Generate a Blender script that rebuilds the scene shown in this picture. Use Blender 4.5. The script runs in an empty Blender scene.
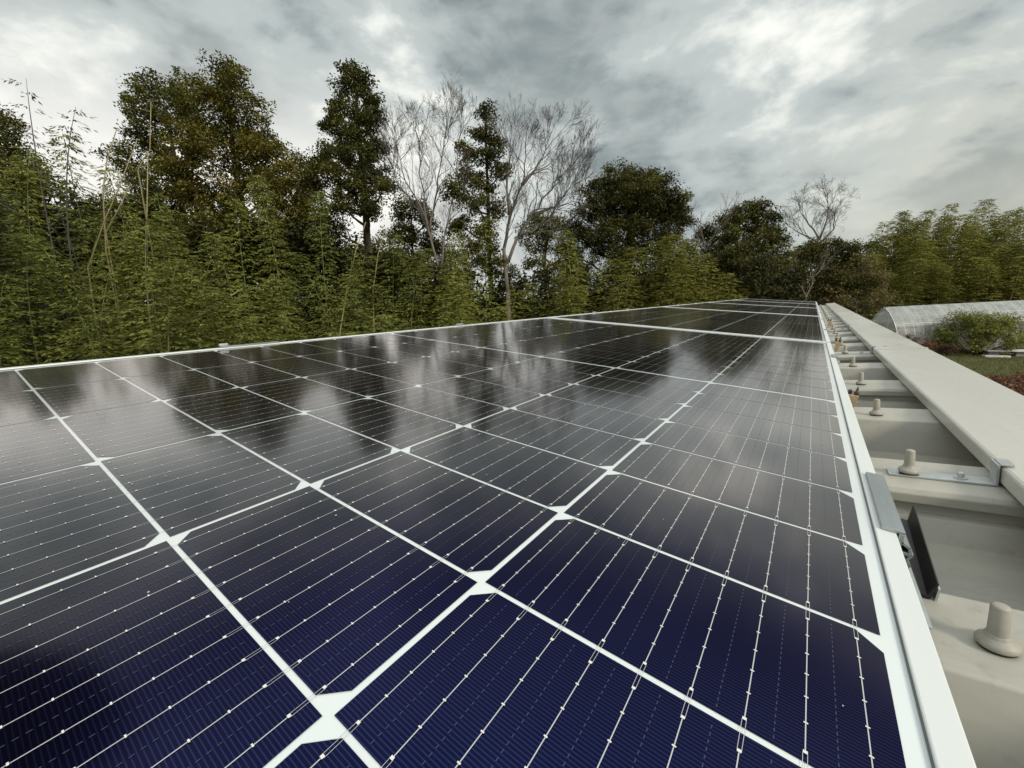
import bpy, math, random
import numpy as np
from mathutils import Matrix, Vector

RAD = math.radians
SC = bpy.context.scene
COL = SC.collection
random.seed(7)
RNG = np.random.default_rng(11)

# ------------------------------------------------------------------ camera
TILT = RAD(3.5)                       # the panels fall 3.5 degrees towards the ridge cap
DECK = Matrix.Translation((0, 0, 3.55)) @ Matrix.Rotation(TILT, 4, 'Y')   # panel plane -> world
CR = Vector((0.81177292, 0.58301955, 0.03336057))
CD = Vector((0.16718115, -0.17728077, -0.96985669))
CF = Vector((-0.55953122, 0.79288066, -0.2413816))
FPX = 409.84
cam_d = bpy.data.cameras.new('camera')
cam = bpy.data.objects.new('camera', cam_d)
COL.objects.link(cam)
m = Matrix.Identity(4)
for i in range(3):
    m[i][0] = CR[i]; m[i][1] = -CD[i]; m[i][2] = -CF[i]
m.translation = Vector((-0.05187, -0.05719, 0.153206))
cam.matrix_world = DECK @ m
cam_d.sensor_width = 36.0
cam_d.lens = FPX * 36.0 / 1024.0
cam_d.clip_start = 0.01
cam_d.clip_end = 3000
SC.camera = cam
CAMP = cam.matrix_world.translation.copy()
CAMR = cam.matrix_world.to_3x3()

# ------------------------------------------------------------------ sky
SUN_EL, SUN_AZ = RAD(34), math.atan2(0.95, -0.30)    # azimuth measured from +Y towards +X
W = bpy.data.worlds.new('World')
SC.world = W
W.use_nodes = True
nt = W.node_tree
N = nt.nodes
for n in list(N): N.remove(n)
def nd(t, **kw):
    n = N.new(t)
    for k, v in kw.items(): setattr(n, k, v)
    return n
def lk(a, b): nt.links.new(a, b)
def mth(op, a, b=None, clamp=False):
    n = nd('ShaderNodeMath', operation=op, use_clamp=clamp)
    for i, v in enumerate((a, b)):
        if v is None: continue
        if isinstance(v, (int, float)): n.inputs[i].default_value = v
        else: lk(v, n.inputs[i])
    return n.outputs[0]
def mixc(f, a, b):
    n = nd('ShaderNodeMix', data_type='RGBA')
    for k, v in ((0, f), (6, a), (7, b)):
        if isinstance(v, tuple): n.inputs[k].default_value = v + (1,)
        elif isinstance(v, (int, float)): n.inputs[k].default_value = v
        else: lk(v, n.inputs[k])
    return n.outputs[2]
def ramp(f, stops):
    n = nd('ShaderNodeMapRange', interpolation_type='SMOOTHSTEP')
    n.inputs[1].default_value, n.inputs[2].default_value = stops
    lk(f, n.inputs[0]); return n.outputs[0]
tc = nd('ShaderNodeTexCoord')
sep = nd('ShaderNodeSeparateXYZ'); lk(tc.outputs['Generated'], sep.inputs[0])
zc = mth('MAXIMUM', sep.outputs[2], 0.0)
den = mth('ADD', mth('MULTIPLY', zc, 0.6), 0.62)
px = mth('DIVIDE', sep.outputs[0], den); py = mth('DIVIDE', sep.outputs[1], den)
comb = nd('ShaderNodeCombineXYZ'); lk(sep.outputs[0], comb.inputs[0]); lk(sep.outputs[1], comb.inputs[1]); lk(mth('MULTIPLY', sep.outputs[2], 1.9), comb.inputs[2])
mp = nd('ShaderNodeMapping'); lk(comb.outputs[0], mp.inputs[0])
mp.inputs['Rotation'].default_value = (0, 0, RAD(35)); mp.inputs['Scale'].default_value = (1.0, 1.0, 1)
mp.inputs['Location'].default_value = (-1.9, 1.1, 0.5)
def noise(scale, det, rough, dist, off):
    o = nd('ShaderNodeVectorMath', operation='ADD'); lk(mp.outputs[0], o.inputs[0]); o.inputs[1].default_value = off
    n = nd('ShaderNodeTexNoise'); n.inputs['Scale'].default_value = scale; n.inputs['Detail'].default_value = det
    n.inputs['Roughness'].default_value = rough; n.inputs['Distortion'].default_value = dist
    lk(o.outputs[0], n.inputs['Vector']); return n.outputs['Fac']
n1 = noise(2.3, 4, 0.5, 0.25, (0, 0, 0.3))
n2 = noise(5.6, 9, 0.58, 0.25, (5, 2, 1.3))
nmix = mth('ADD', mth('MULTIPLY', n1, 0.62), mth('MULTIPLY', n2, 0.38))
sky = nd('ShaderNodeTexSky', sky_type='NISHITA', sun_disc=False)
sky.sun_elevation = SUN_EL; sky.sun_rotation = SUN_AZ
sky.air_density = 1.2; sky.dust_density = 2.0
K = 10.0
def kc(r, g, b): return (r * K, g * K, b * K)
dk = mixc(ramp(noise(8.5, 6, 0.55, 0.3, (2, 7, 4)), (0.35, 0.65)), kc(0.235, 0.28, 0.29), kc(0.36, 0.40, 0.40))
cl = mixc(ramp(nmix, (0.425, 0.53)), dk, kc(0.485, 0.535, 0.53))
cl = mixc(ramp(nmix, (0.525, 0.625)), cl, kc(0.90, 0.915, 0.86))
# warm low light towards the sun side
wm = mth('ADD', mth('MULTIPLY', sep.outputs[0], 0.93), mth('MULTIPLY', sep.outputs[1], 0.3))
wf = mth('MULTIPLY', ramp(wm, (0.1, 0.9)), ramp(n2, (0.40, 0.62)))
cl = mixc(mth('MULTIPLY', wf, 0.55), cl, kc(0.74, 0.70, 0.53))
# thinner cloud overhead lets more light through
zen = ramp(sep.outputs[2], (0.50, 0.95))
cl = mixc(mth('MULTIPLY', zen, 0.75), cl, kc(0.95, 0.98, 0.97))
# paler veil close to the western horizon (left)
lf = mth('MULTIPLY', ramp(mth('MULTIPLY', sep.outputs[0], -1.0), (0.35, 0.95)), ramp(mth('SUBTRACT', 1.0, zc), (0.55, 0.80)))
cl = mixc(mth('MULTIPLY', lf, 0.75), cl, kc(1.0, 0.97, 0.91))
gap = ramp(nmix, (0.64, 0.72))
gl_ = mixc(0.35, kc(0.66, 0.78, 0.80), sky.outputs[0])
out_c = mixc(mth('MULTIPLY', gap, 0.7), cl, gl_)
low = mth('MULTIPLY', ramp(wm, (0.0, 0.6)), ramp(mth('SUBTRACT', 0.34, sep.outputs[2]), (0.0, 0.24)))
out_c = mixc(mth('MULTIPLY', low, 0.4), out_c, kc(0.74, 0.72, 0.58))
bg = nd('ShaderNodeBackground'); bg.inputs['Strength'].default_value = 0.10
lk(out_c, bg.inputs[0])
wo = nd('ShaderNodeOutputWorld'); lk(bg.outputs[0], wo.inputs[0])

# ------------------------------------------------------------------ sun
sd = bpy.data.lights.new('sun', 'SUN')
sd.energy = 2.2; sd.angle = RAD(14); sd.color = (1.0, 0.93, 0.80)
so = bpy.data.objects.new('sun', sd); COL.objects.link(so)
sv = Vector((math.sin(SUN_AZ) * math.cos(SUN_EL), math.cos(SUN_AZ) * math.cos(SUN_EL), math.sin(SUN_EL)))
so.rotation_euler = sv.to_track_quat('Z', 'Y').to_euler()
so.location = (0, 0, 30)

vs = SC.view_settings
vs.view_transform = 'Standard'; vs.look = 'None'; vs.exposure = 0.15; vs.gamma = 1; vs.use_curve_mapping = False
SC.cycles.use_denoising = True
SC.cycles.max_bounces = 6
SC.cycles.transparent_max_bounces = 12

# ================================================================== materials
def mat(name):
    M = bpy.data.materials.new(name); M.use_nodes = True
    t = M.node_tree
    return M, t, t.nodes['Principled BSDF']
def simple(name, col, rough=0.5, metal=0.0, var=0.0, vscale=8.0, bump=0.0, bscale=60.0, spec=0.5, stretch=(1, 1, 1)):
    M, t, b = mat(name)
    b.inputs['Base Color'].default_value = col + (1,); b.inputs['Roughness'].default_value = rough
    b.inputs['Metallic'].default_value = metal; b.inputs['Specular IOR Level'].default_value = spec
    if var or bump:
        c = t.nodes.new('ShaderNodeTexCoord')
        mpn = t.nodes.new('ShaderNodeMapping'); mpn.inputs['Scale'].default_value = stretch
        t.links.new(c.outputs['Object'], mpn.inputs[0])
    if var:
        n = t.nodes.new('ShaderNodeTexNoise'); n.inputs['Scale'].default_value = vscale; n.inputs['Detail'].default_value = 8
        n.inputs['Roughness'].default_value = 0.65
        t.links.new(mpn.outputs[0], n.inputs['Vector'])
        mr = t.nodes.new('ShaderNodeMapRange'); mr.inputs[1].default_value = 0.3; mr.inputs[2].default_value = 0.7
        mr.inputs[3].default_value = 1 - var; mr.inputs[4].default_value = 1 + var
        t.links.new(n.outputs['Fac'], mr.inputs[0])
        h = t.nodes.new('ShaderNodeVectorMath'); h.operation = 'SCALE'; h.inputs[0].default_value = col
        t.links.new(mr.outputs[0], h.inputs['Scale']); t.links.new(h.outputs[0], b.inputs['Base Color'])
        r2 = t.nodes.new('ShaderNodeMapRange'); r2.inputs[3].default_value = max(0.05, rough - 0.12); r2.inputs[4].default_value = min(1, rough + 0.12)
        t.links.new(n.outputs['Fac'], r2.inputs[0]); t.links.new(r2.outputs[0], b.inputs['Roughness'])
    if bump:
        n = t.nodes.new('ShaderNodeTexNoise'); n.inputs['Scale'].default_value = bscale; n.inputs['Detail'].default_value = 5
        t.links.new(mpn.outputs[0], n.inputs['Vector'])
        bp = t.nodes.new('ShaderNodeBump'); bp.inputs['Strength'].default_value = bump; bp.inputs['Distance'].default_value = 0.01
        t.links.new(n.outputs['Fac'], bp.inputs['Height']); t.links.new(bp.outputs[0], b.inputs['Normal'])
    return M
def leafmat(name, c1, c2, trans=0.25, rough=0.8, objvar=0.25):
    """per leaf tint between c1 and c2, plus a per plant brightness"""
    M, t, b = mat(name)
    a = t.nodes.new('ShaderNodeAttribute'); a.attribute_name = 'tint'
    mx = t.nodes.new('ShaderNodeMix'); mx.data_type = 'RGBA'
    mx.inputs[6].default_value = c1 + (1,); mx.inputs[7].default_value = c2 + (1,)
    t.links.new(a.outputs['Fac'], mx.inputs[0])
    oi = t.nodes.new('ShaderNodeObjectInfo')
    mr = t.nodes.new('ShaderNodeMapRange'); mr.inputs[3].default_value = 1 - objvar; mr.inputs[4].default_value = 1 + objvar
    t.links.new(oi.outputs['Random'], mr.inputs[0])
    h = t.nodes.new('ShaderNodeVectorMath'); h.operation = 'SCALE'
    t.links.new(mx.outputs[2], h.inputs[0]); t.links.new(mr.outputs[0], h.inputs['Scale'])
    t.links.new(h.outputs[0], b.inputs['Base Color']); b.inputs['Roughness'].default_value = rough
    b.inputs['Specular IOR Level'].default_value = 0.12
    tr = t.nodes.new('ShaderNodeBsdfTranslucent'); t.links.new(h.outputs[0], tr.inputs[0])
    ms = t.nodes.new('ShaderNodeMixShader'); ms.inputs[0].default_value = trans
    o = t.nodes['Material Output']
    t.links.new(b.outputs[0], ms.inputs[1]); t.links.new(tr.outputs[0], ms.inputs[2]); t.links.new(ms.outputs[0], o.inputs[0])
    return M

def coat(b, t):
    """the shared solar glass: an anti-reflection face that mirrors little head-on and much at a grazing angle"""
    c = t.nodes.new('ShaderNodeTexCoord')
    n = t.nodes.new('ShaderNodeTexNoise'); n.inputs['Scale'].default_value = 2.2; n.inputs['Detail'].default_value = 2
    t.links.new(c.outputs['Object'], n.inputs['Vector'])
    mr = t.nodes.new('ShaderNodeMapRange'); mr.inputs[1].default_value = 0.3; mr.inputs[2].default_value = 0.7
    mr.inputs[3].default_value = 0.075; mr.inputs[4].default_value = 0.115
    t.links.new(n.outputs['Fac'], mr.inputs[0])
    gl = t.nodes.new('ShaderNodeBsdfGlossy'); gl.inputs['Color'].default_value = (1.0, 0.955, 0.94, 1)
    t.links.new(mr.outputs[0], gl.inputs['Roughness'])
    lw = t.nodes.new('ShaderNodeLayerWeight'); lw.inputs['Blend'].default_value = 0.5
    ma = t.nodes.new('ShaderNodeMapRange'); ma.interpolation_type = 'SMOOTHSTEP'
    ma.inputs[1].default_value = 0.34; ma.inputs[2].default_value = 0.94; ma.inputs[3].default_value = 0.005; ma.inputs[4].default_value = 0.62
    t.links.new(lw.outputs['Facing'], ma.inputs[0])
    ms = t.nodes.new('ShaderNodeMixShader'); t.links.new(ma.outputs[0], ms.inputs[0])
    t.links.new(b.outputs[0], ms.inputs[1]); t.links.new(gl.outputs[0], ms.inputs[2])
    t.links.new(ms.outputs[0], t.nodes['Material Output'].inputs[0])
def coated(name, col, rough, metal=0.0):
    M, t, b = mat(name)
    b.inputs['Base Color'].default_value = col + (1,); b.inputs['Roughness'].default_value = rough
    b.inputs['Metallic'].default_value = metal; b.inputs['Specular IOR Level'].default_value = 0.0
    coat(b, t); return M
M_BACK = coated('white_backsheet', (0.74, 0.80, 0.80), 0.6)
M_RIB = coated('tinned_ribbon', (0.58, 0.59, 0.58), 0.4, 0.2)
M_PAD = coated('solder_pad', (0.80, 0.80, 0.76), 0.5, 0.1)
M_DASH = coated('printed_dash', (0.05, 0.06, 0.11), 0.6)
# cells: deep blue silicon with fine printed fingers across each cell
M_CELL, t, b = mat('silicon_cell')
coat(b, t)
b.inputs['Roughness'].default_value = 0.15; b.inputs['Specular IOR Level'].default_value = 0.0; b.inputs['Metallic'].default_value = 0.85
b.inputs['Specular Tint'].default_value = (0.35, 0.35, 0.4, 1)
c = t.nodes.new('ShaderNodeTexCoord'); s = t.nodes.new('ShaderNodeSeparateXYZ'); t.links.new(c.outputs['Object'], s.inputs[0])
f = t.nodes.new('ShaderNodeMath'); f.operation = 'DIVIDE'; f.inputs[1].default_value = 0.00152; t.links.new(s.outputs[1], f.inputs[0])
g = t.nodes.new('ShaderNodeMath'); g.operation = 'FRACT'; t.links.new(f.outputs[0], g.inputs[0])
h = t.nodes.new('ShaderNodeMath'); h.operation = 'LESS_THAN'; h.inputs[1].default_value = 0.30; t.links.new(g.outputs[0], h.inputs[0])
ng = t.nodes.new('ShaderNodeTexNoise'); ng.inputs['Scale'].default_value = 5; ng.inputs['Detail'].default_value = 4
t.links.new(c.outputs['Object'], ng.inputs['Vector'])
mb = t.nodes.new('ShaderNodeMix'); mb.data_type = 'RGBA'
mb.inputs[6].default_value = (0.0035, 0.0060, 0.036, 1); mb.inputs[7].default_value = (0.0050, 0.0085, 0.048, 1)
t.links.new(ng.outputs['Fac'], mb.inputs[0])
mx = t.nodes.new('ShaderNodeMix'); mx.data_type = 'RGBA'
mx.inputs[7].default_value = (0.022, 0.030, 0.105, 1)
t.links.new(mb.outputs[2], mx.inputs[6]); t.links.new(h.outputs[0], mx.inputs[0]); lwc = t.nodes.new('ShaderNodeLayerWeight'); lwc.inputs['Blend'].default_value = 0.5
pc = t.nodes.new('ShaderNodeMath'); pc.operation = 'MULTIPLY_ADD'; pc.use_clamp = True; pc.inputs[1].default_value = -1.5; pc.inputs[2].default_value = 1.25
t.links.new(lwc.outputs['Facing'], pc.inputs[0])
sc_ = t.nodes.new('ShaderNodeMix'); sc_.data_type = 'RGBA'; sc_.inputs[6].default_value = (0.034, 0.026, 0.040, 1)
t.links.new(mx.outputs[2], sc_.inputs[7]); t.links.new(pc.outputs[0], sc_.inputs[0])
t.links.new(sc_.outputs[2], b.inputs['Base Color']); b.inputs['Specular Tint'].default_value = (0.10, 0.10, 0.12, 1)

M_FRAME = simple('anodised_frame', (0.76, 0.79, 0.78), 0.42, 0.15, 0.04, 30, stretch=(1, .1, 1))
M_DECK = simple('beige_roof_steel', (0.435, 0.422, 0.368), 0.42, 0.0, 0.10, 7, 0.06, 25, stretch=(.4, 1, 1))
def stain(M, scale, stretch, dark, amount):
    t = M.node_tree; b = t.nodes['Principled BSDF']; src = b.inputs['Base Color'].links[0].from_socket
    c = t.nodes.new('ShaderNodeTexCoord'); mp_ = t.nodes.new('ShaderNodeMapping'); mp_.inputs['Scale'].default_value = stretch
    n = t.nodes.new('ShaderNodeTexNoise'); n.inputs['Scale'].default_value = scale; n.inputs['Detail'].default_value = 9; n.inputs['Roughness'].default_value = .72
    t.links.new(c.outputs['Object'], mp_.inputs[0]); t.links.new(mp_.outputs[0], n.inputs['Vector'])
    r = t.nodes.new('ShaderNodeMapRange'); r.inputs[1].default_value = .54; r.inputs[2].default_value = .74; r.inputs[4].default_value = amount
    t.links.new(n.outputs['Fac'], r.inputs[0])
    mx_ = t.nodes.new('ShaderNodeMix'); mx_.data_type = 'RGBA'; mx_.inputs[7].default_value = dark + (1,)
    t.links.new(r.outputs[0], mx_.inputs[0]); t.links.new(src, mx_.inputs[6]); t.links.new(mx_.outputs[2], b.inputs['Base Color'])
M_CAP = simple('beige_cap_steel', (0.565, 0.55, 0.498), 0.24, 0.0, 0.06, 5, 0.0, 10, stretch=(1, .35, 1))
stain(M_DECK, 9, (.35, 1.6, 1), (0.30, 0.285, 0.24), .5); stain(M_DECK, 70, (1, 1, 1), (0.16, 0.14, 0.11), .35)
stain(M_CAP, 7, (1.5, .5, 1), (0.46, 0.455, 0.40), .4); stain(M_CAP, 80, (1, 1, 1), (0.22, 0.2, 0.16), .25)
M_GALV = simple('galvanised_steel', (0.55, 0.58, 0.58), 0.38, 0.75, 0.15, 60)
M_ALU = simple('mill_aluminium', (0.42, 0.45, 0.46), 0.36, 0.85, 0.2, 40, stretch=(1, .15, 1))
M_BOLT = simple('beige_resin', (0.37, 0.355, 0.305), 0.5, 0.0, 0.12, 90)
stain(M_BOLT, 60, (1, 1, .4), (0.25, 0.21, 0.16), .5)
M_RUB = simple('black_rubber', (0.012, 0.012, 0.012), 0.45)
M_LIPSHADE = simple('lip_shadow_grey', (0.14, 0.15, 0.15), 0.6)  # shade inside the frame lip, put into a dark grey
M_TAN = simple('tan_block', (0.44, 0.32, 0.18), 0.7, 0, 0.2, 120)
M_DARKP = simple('dark_plug', (0.035, 0.03, 0.04), 0.45)
M_CABLE = simple('red_cable', (0.25, 0.05, 0.03), 0.5)
M_WALL = simple('pale_wall_steel', (0.45, 0.45, 0.41), 0.5, 0, 0.08, 3)
M_BARK = simple('brown_bark', (0.13, 0.10, 0.075), 0.9, 0, 0.4, 6, 0.4, 20, stretch=(1, 1, .25))
M_BARKG = simple('grey_bark', (0.16, 0.138, 0.112), 0.9, 0, 0.35, 6, 0.3, 20, stretch=(1, 1, .25))
M_TWIG = simple('grey_twig', (0.098, 0.090, 0.084), 0.9, 0, 0.2, 3)
M_CULM = simple('green_culm', (0.14, 0.16, 0.055), 0.45, 0, 0.3, 3)
M_CULMY = simple('yellow_culm', (0.26, 0.22, 0.10), 0.5, 0, 0.3, 4)
L_BAM = leafmat('bamboo_leaf', (0.062, 0.082, 0.020), (0.400, 0.420, 0.110), 0.28)
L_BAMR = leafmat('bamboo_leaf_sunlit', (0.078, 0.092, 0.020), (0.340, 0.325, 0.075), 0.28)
L_SP = leafmat('grey_bamboo_leaf', (0.075, 0.085, 0.055), (0.17, 0.18, 0.11), 0.2)
L_CED = leafmat('cedar_foliage', (0.082, 0.086, 0.023), (0.340, 0.290, 0.060), 0.2)
L_CEDD = leafmat('dark_cedar_foliage', (0.062, 0.070, 0.024), (0.225, 0.215, 0.058), 0.2)
L_OAK = leafmat('evergreen_oak_leaf', (0.055, 0.064, 0.021), (0.190, 0.178, 0.050), 0.18)
L_OAKD = leafmat('dark_oak_leaf', (0.038, 0.045, 0.017), (0.150, 0.142, 0.044), 0.18)
L_BUSH = leafmat('garden_bush_leaf', (0.105, 0.125, 0.028), (0.37, 0.37, 0.10), 0.3)
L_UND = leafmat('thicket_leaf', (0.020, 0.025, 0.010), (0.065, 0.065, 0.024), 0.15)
L_RED = leafmat('reddish_leaf', (0.12, 0.055, 0.030), (0.28, 0.16, 0.105), 0.2)
L_DRY = leafmat('dry_thicket_leaf', (0.12, 0.10, 0.045), (0.26, 0.215, 0.09), 0.2)
L_GR = leafmat('grass_blade', (0.085, 0.105, 0.030), (0.24, 0.22, 0.105), 0.3)
# greenhouse film: milky translucent sheet
M_FILM, t, b = mat('greenhouse_film')
b.inputs['Base Color'].default_value = (0.72, 0.75, 0.74, 1); b.inputs['Roughness'].default_value = 0.35
tl = t.nodes.new('ShaderNodeBsdfTranslucent'); tl.inputs[0].default_value = (0.75, 0.78, 0.76, 1)
tp = t.nodes.new('ShaderNodeBsdfTransparent'); tp.inputs[0].default_value = (0.92, 0.94, 0.93, 1)
c = t.nodes.new('ShaderNodeTexCoord')
nn = t.nodes.new('ShaderNodeTexNoise'); nn.inputs['Scale'].default_value = 2.2; nn.inputs['Detail'].default_value = 6
t.links.new(c.outputs['Object'], nn.inputs['Vector'])
mr = t.nodes.new('ShaderNodeMapRange'); mr.inputs[1].default_value = .3; mr.inputs[2].default_value = .7; mr.inputs[3].default_value = 0.25; mr.inputs[4].default_value = 0.60
t.links.new(nn.outputs['Fac'], mr.inputs[0])
m1 = t.nodes.new('ShaderNodeMixShader'); m1.inputs[0].default_value = 0.35
t.links.new(b.outputs[0], m1.inputs[1]); t.links.new(tl.outputs[0], m1.inputs[2])
m2 = t.nodes.new('ShaderNodeMixShader'); t.links.new(mr.outputs[0], m2.inputs[0])
t.links.new(m1.outputs[0], m2.inputs[1]); t.links.new(tp.outputs[0], m2.inputs[2])
t.links.new(m2.outputs[0], t.nodes['Material Output'].inputs[0])
M_CURT = M_FILM.copy(); M_CURT.name = 'side_curtain_film'
for q in M_CURT.node_tree.nodes:
    if q.type == 'BSDF_PRINCIPLED': q.inputs['Base Color'].default_value = (0.55, 0.54, 0.57, 1)
    if q.type == 'MAP_RANGE': q.inputs[3].default_value = 0.45; q.inputs[4].default_value = 0.75
M_HOOP = simple('hoop_pipe', (0.62, 0.64, 0.64), 0.5, 0.1)
M_WHITE = simple('white_board', (0.72, 0.72, 0.69), 0.6, 0, 0.06, 5)
M_BLOCK = simple('concrete_block', (0.30, 0.29, 0.27), 0.9, 0, 0.15, 20)
# ground: patchy winter grass and bare earth
M_GROUND, t, b = mat('winter_ground')
c = t.nodes.new('ShaderNodeTexCoord')
a1 = t.nodes.new('ShaderNodeTexNoise'); a1.inputs['Scale'].default_value = 0.35; a1.inputs['Detail'].default_value = 9; a1.inputs['Roughness'].default_value = .7
a2 = t.nodes.new('ShaderNodeTexNoise'); a2.inputs['Scale'].default_value = 6.0; a2.inputs['Detail'].default_value = 8; a2.inputs['Roughness'].default_value = .7
for q in (a1, a2): t.links.new(c.outputs['Object'], q.inputs['Vector'])
r1 = t.nodes.new('ShaderNodeValToRGB')
r1.color_ramp.elements[0].position = .38; r1.color_ramp.elements[0].color = (0.125, 0.105, 0.055, 1)
r1.color_ramp.elements[1].position = .62; r1.color_ramp.elements[1].color = (0.10, 0.125, 0.038, 1)
t.links.new(a1.outputs['Fac'], r1.inputs[0])
r2 = t.nodes.new('ShaderNodeMapRange'); r2.inputs[1].default_value = .3; r2.inputs[2].default_value = .7; r2.inputs[3].default_value = .6; r2.inputs[4].default_value = 1.4
t.links.new(a2.outputs['Fac'], r2.inputs[0])
hh = t.nodes.new('ShaderNodeVectorMath'); hh.operation = 'SCALE'
t.links.new(r1.outputs[0], hh.inputs[0]); t.links.new(r2.outputs[0], hh.inputs['Scale']); t.links.new(hh.outputs[0], b.inputs['Base Color'])
b.inputs['Roughness'].default_value = 0.95
bp = t.nodes.new('ShaderNodeBump'); bp.inputs['Strength'].default_value = .8; bp.inputs['Distance'].default_value = .06
t.links.new(a2.outputs['Fac'], bp.inputs['Height']); t.links.new(bp.outputs[0], b.inputs['Normal'])

# ================================================================== helpers
class MB:
    def __init__(s): s.v = []; s.f = []
    def add(s, vs_, fs_):
        o = len(s.v); s.v += [tuple(p) for p in vs_]; s.f += [tuple(i + o for i in f_) for f_ in fs_]; return s
    def quad(s, a, b_, c_, d): return s.add([a, b_, c_, d], [(0, 1, 2, 3)])
    def box(s, x0, x1, y0, y1, z0, z1):
        v = [(x, y, z) for x in (x0, x1) for y in (y0, y1) for z in (z0, z1)]
        return s.add(v, [(0, 1, 3, 2), (4, 6, 7, 5), (0, 4, 5, 1), (2, 3, 7, 6), (0, 2, 6, 4), (1, 5, 7, 3)])
    def lathe(s, prof, n=24, c_=(0, 0, 0)):
        v = []; fs = []
        for r, z in prof:
            for k in range(n):
                a = 2 * math.pi * k / n; v.append((c_[0] + r * math.cos(a), c_[1] + r * math.sin(a), c_[2] + z))
        for i in range(len(prof) - 1):
            for k in range(n):
                fs.append((i * n + k, i * n + (k + 1) % n, (i + 1) * n + (k + 1) % n, (i + 1) * n + k))
        fs.append(tuple(reversed(range(n)))); fs.append(tuple((len(prof) - 1) * n + k for k in range(n)))
        return s.add(v, fs)
    def tube(s, pts, rad, n=6):
        pts = [Vector(p) for p in pts]
        if not hasattr(rad, '__len__'): rad = [rad] * len(pts)
        v = []; fs = []
        for i, p in enumerate(pts):
            d = (pts[min(i + 1, len(pts) - 1)] - pts[max(i - 1, 0)]).normalized()
            a = d.cross(Vector((0.31, 0.95, 0.05))).normalized(); b_ = d.cross(a)
            for k in range(n):
                q = 2 * math.pi * k / n
                v.append(p + a * (rad[i] * math.cos(q)) + b_ * (rad[i] * math.sin(q)))
        for i in range(len(pts) - 1):
            for k in range(n):
                fs.append((i * n + k, i * n + (k + 1) % n, (i + 1) * n + (k + 1) % n, (i + 1) * n + k))
        fs.append(tuple(reversed(range(n)))); fs.append(tuple((len(pts) - 1) * n + k for k in range(n)))
        return s.add(v, fs)
    def build(s, name, mt, parent=None, smooth=False, bevel=0):
        me = bpy.data.meshes.new(name); me.from_pydata(s.v, [], s.f)
        me.materials.append(mt)
        if smooth: me.polygons.foreach_set('use_smooth', [True] * len(me.polygons))
        me.update()
        o = bpy.data.objects.new(name, me); COL.objects.link(o)
        if parent: o.parent = parent
        if bevel:
            bm_ = o.modifiers.new('bevel', 'BEVEL'); bm_.width = bevel; bm_.segments = 2; bm_.limit_method = 'ANGLE'; bm_.angle_limit = RAD(25)
        return o
def thing(name, label, cat, mw=None, group=None):
    o = bpy.data.objects.new(name, None); COL.objects.link(o); o.empty_display_size = 0.1
    if mw is not None: o.matrix_world = mw
    o['label'] = label; o['category'] = cat
    if group: o['group'] = group
    return o
def dup(root, mw, label=None):
    r = root.copy(); COL.objects.link(r); r.matrix_world = mw
    if label: r['label'] = label
    for ch in root.children:
        c_ = ch.copy(); COL.objects.link(c_); c_.parent = r; c_.matrix_parent_inverse = ch.matrix_parent_inverse.copy()
        for g_ in ch.children:
            d = g_.copy(); COL.objects.link(d); d.parent = c_
    return r
def fast_mesh(name, V, F, mt, parent, tint=None):
    """V (n,3) array, F (m,4) array of quads"""
    me = bpy.data.meshes.new(name)
    me.vertices.add(len(V)); me.vertices.foreach_set('co', np.asarray(V, np.float32).ravel())
    k = F.shape[1]
    me.loops.add(F.size); me.loops.foreach_set('vertex_index', F.astype(np.int32).ravel())
    me.polygons.add(len(F)); me.polygons.foreach_set('loop_start', np.arange(0, F.size, k, dtype=np.int32))
    if tint is not None:
        at = me.attributes.new('tint', 'FLOAT', 'FACE'); at.data.foreach_set('value', np.asarray(tint, np.float32))
    me.materials.append(mt); me.update(calc_edges=True)
    o = bpy.data.objects.new(name, me); COL.objects.link(o)
    if parent: o.parent = parent
    return o
def unit(a): return a / (np.linalg.norm(a, axis=-1, keepdims=True) + 1e-9)
def leaf_geo(C, Dv, Sv, L, Wd):
    """rhombic leaves: centre, along, side, length, width"""
    L = np.asarray(L)[:, None]; Wd = np.asarray(Wd)[:, None]
    V = np.stack([C - Dv * L * .5, C + Sv * Wd * .5 - Dv * L * .08, C + Dv * L * .5, C - Sv * Wd * .5 - Dv * L * .08], 1).reshape(-1, 3)
    F = np.arange(len(V)).reshape(-1, 4)
    return V, F
def rand_dirs(n, rng): return unit(rng.normal(size=(n, 3)))
def ray(pxx, pyy, D):
    """world point seen at that place of the photograph, D metres in front of the lens"""
    v = Vector(((pxx - 512) / FPX * D, -(pyy - 384) / FPX * D, -D))
    return CAMP + CAMR @ v

# ================================================================== ground
g = MB(); 
for i in range(20):
    for j in range(20):
        x0, x1 = -500 + i * 50, -450 + i * 50; y0, y1 = -500 + j * 50, -450 + j * 50
        g.quad((x0, y0, 0), (x1, y0, 0), (x1, y1, 0), (x0, y1, 0))
go = g.build('ground', M_GROUND); go['kind'] = 'structure'; go['label'] = 'flat ground of patchy winter grass and bare earth'; go['category'] = 'ground'

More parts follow.
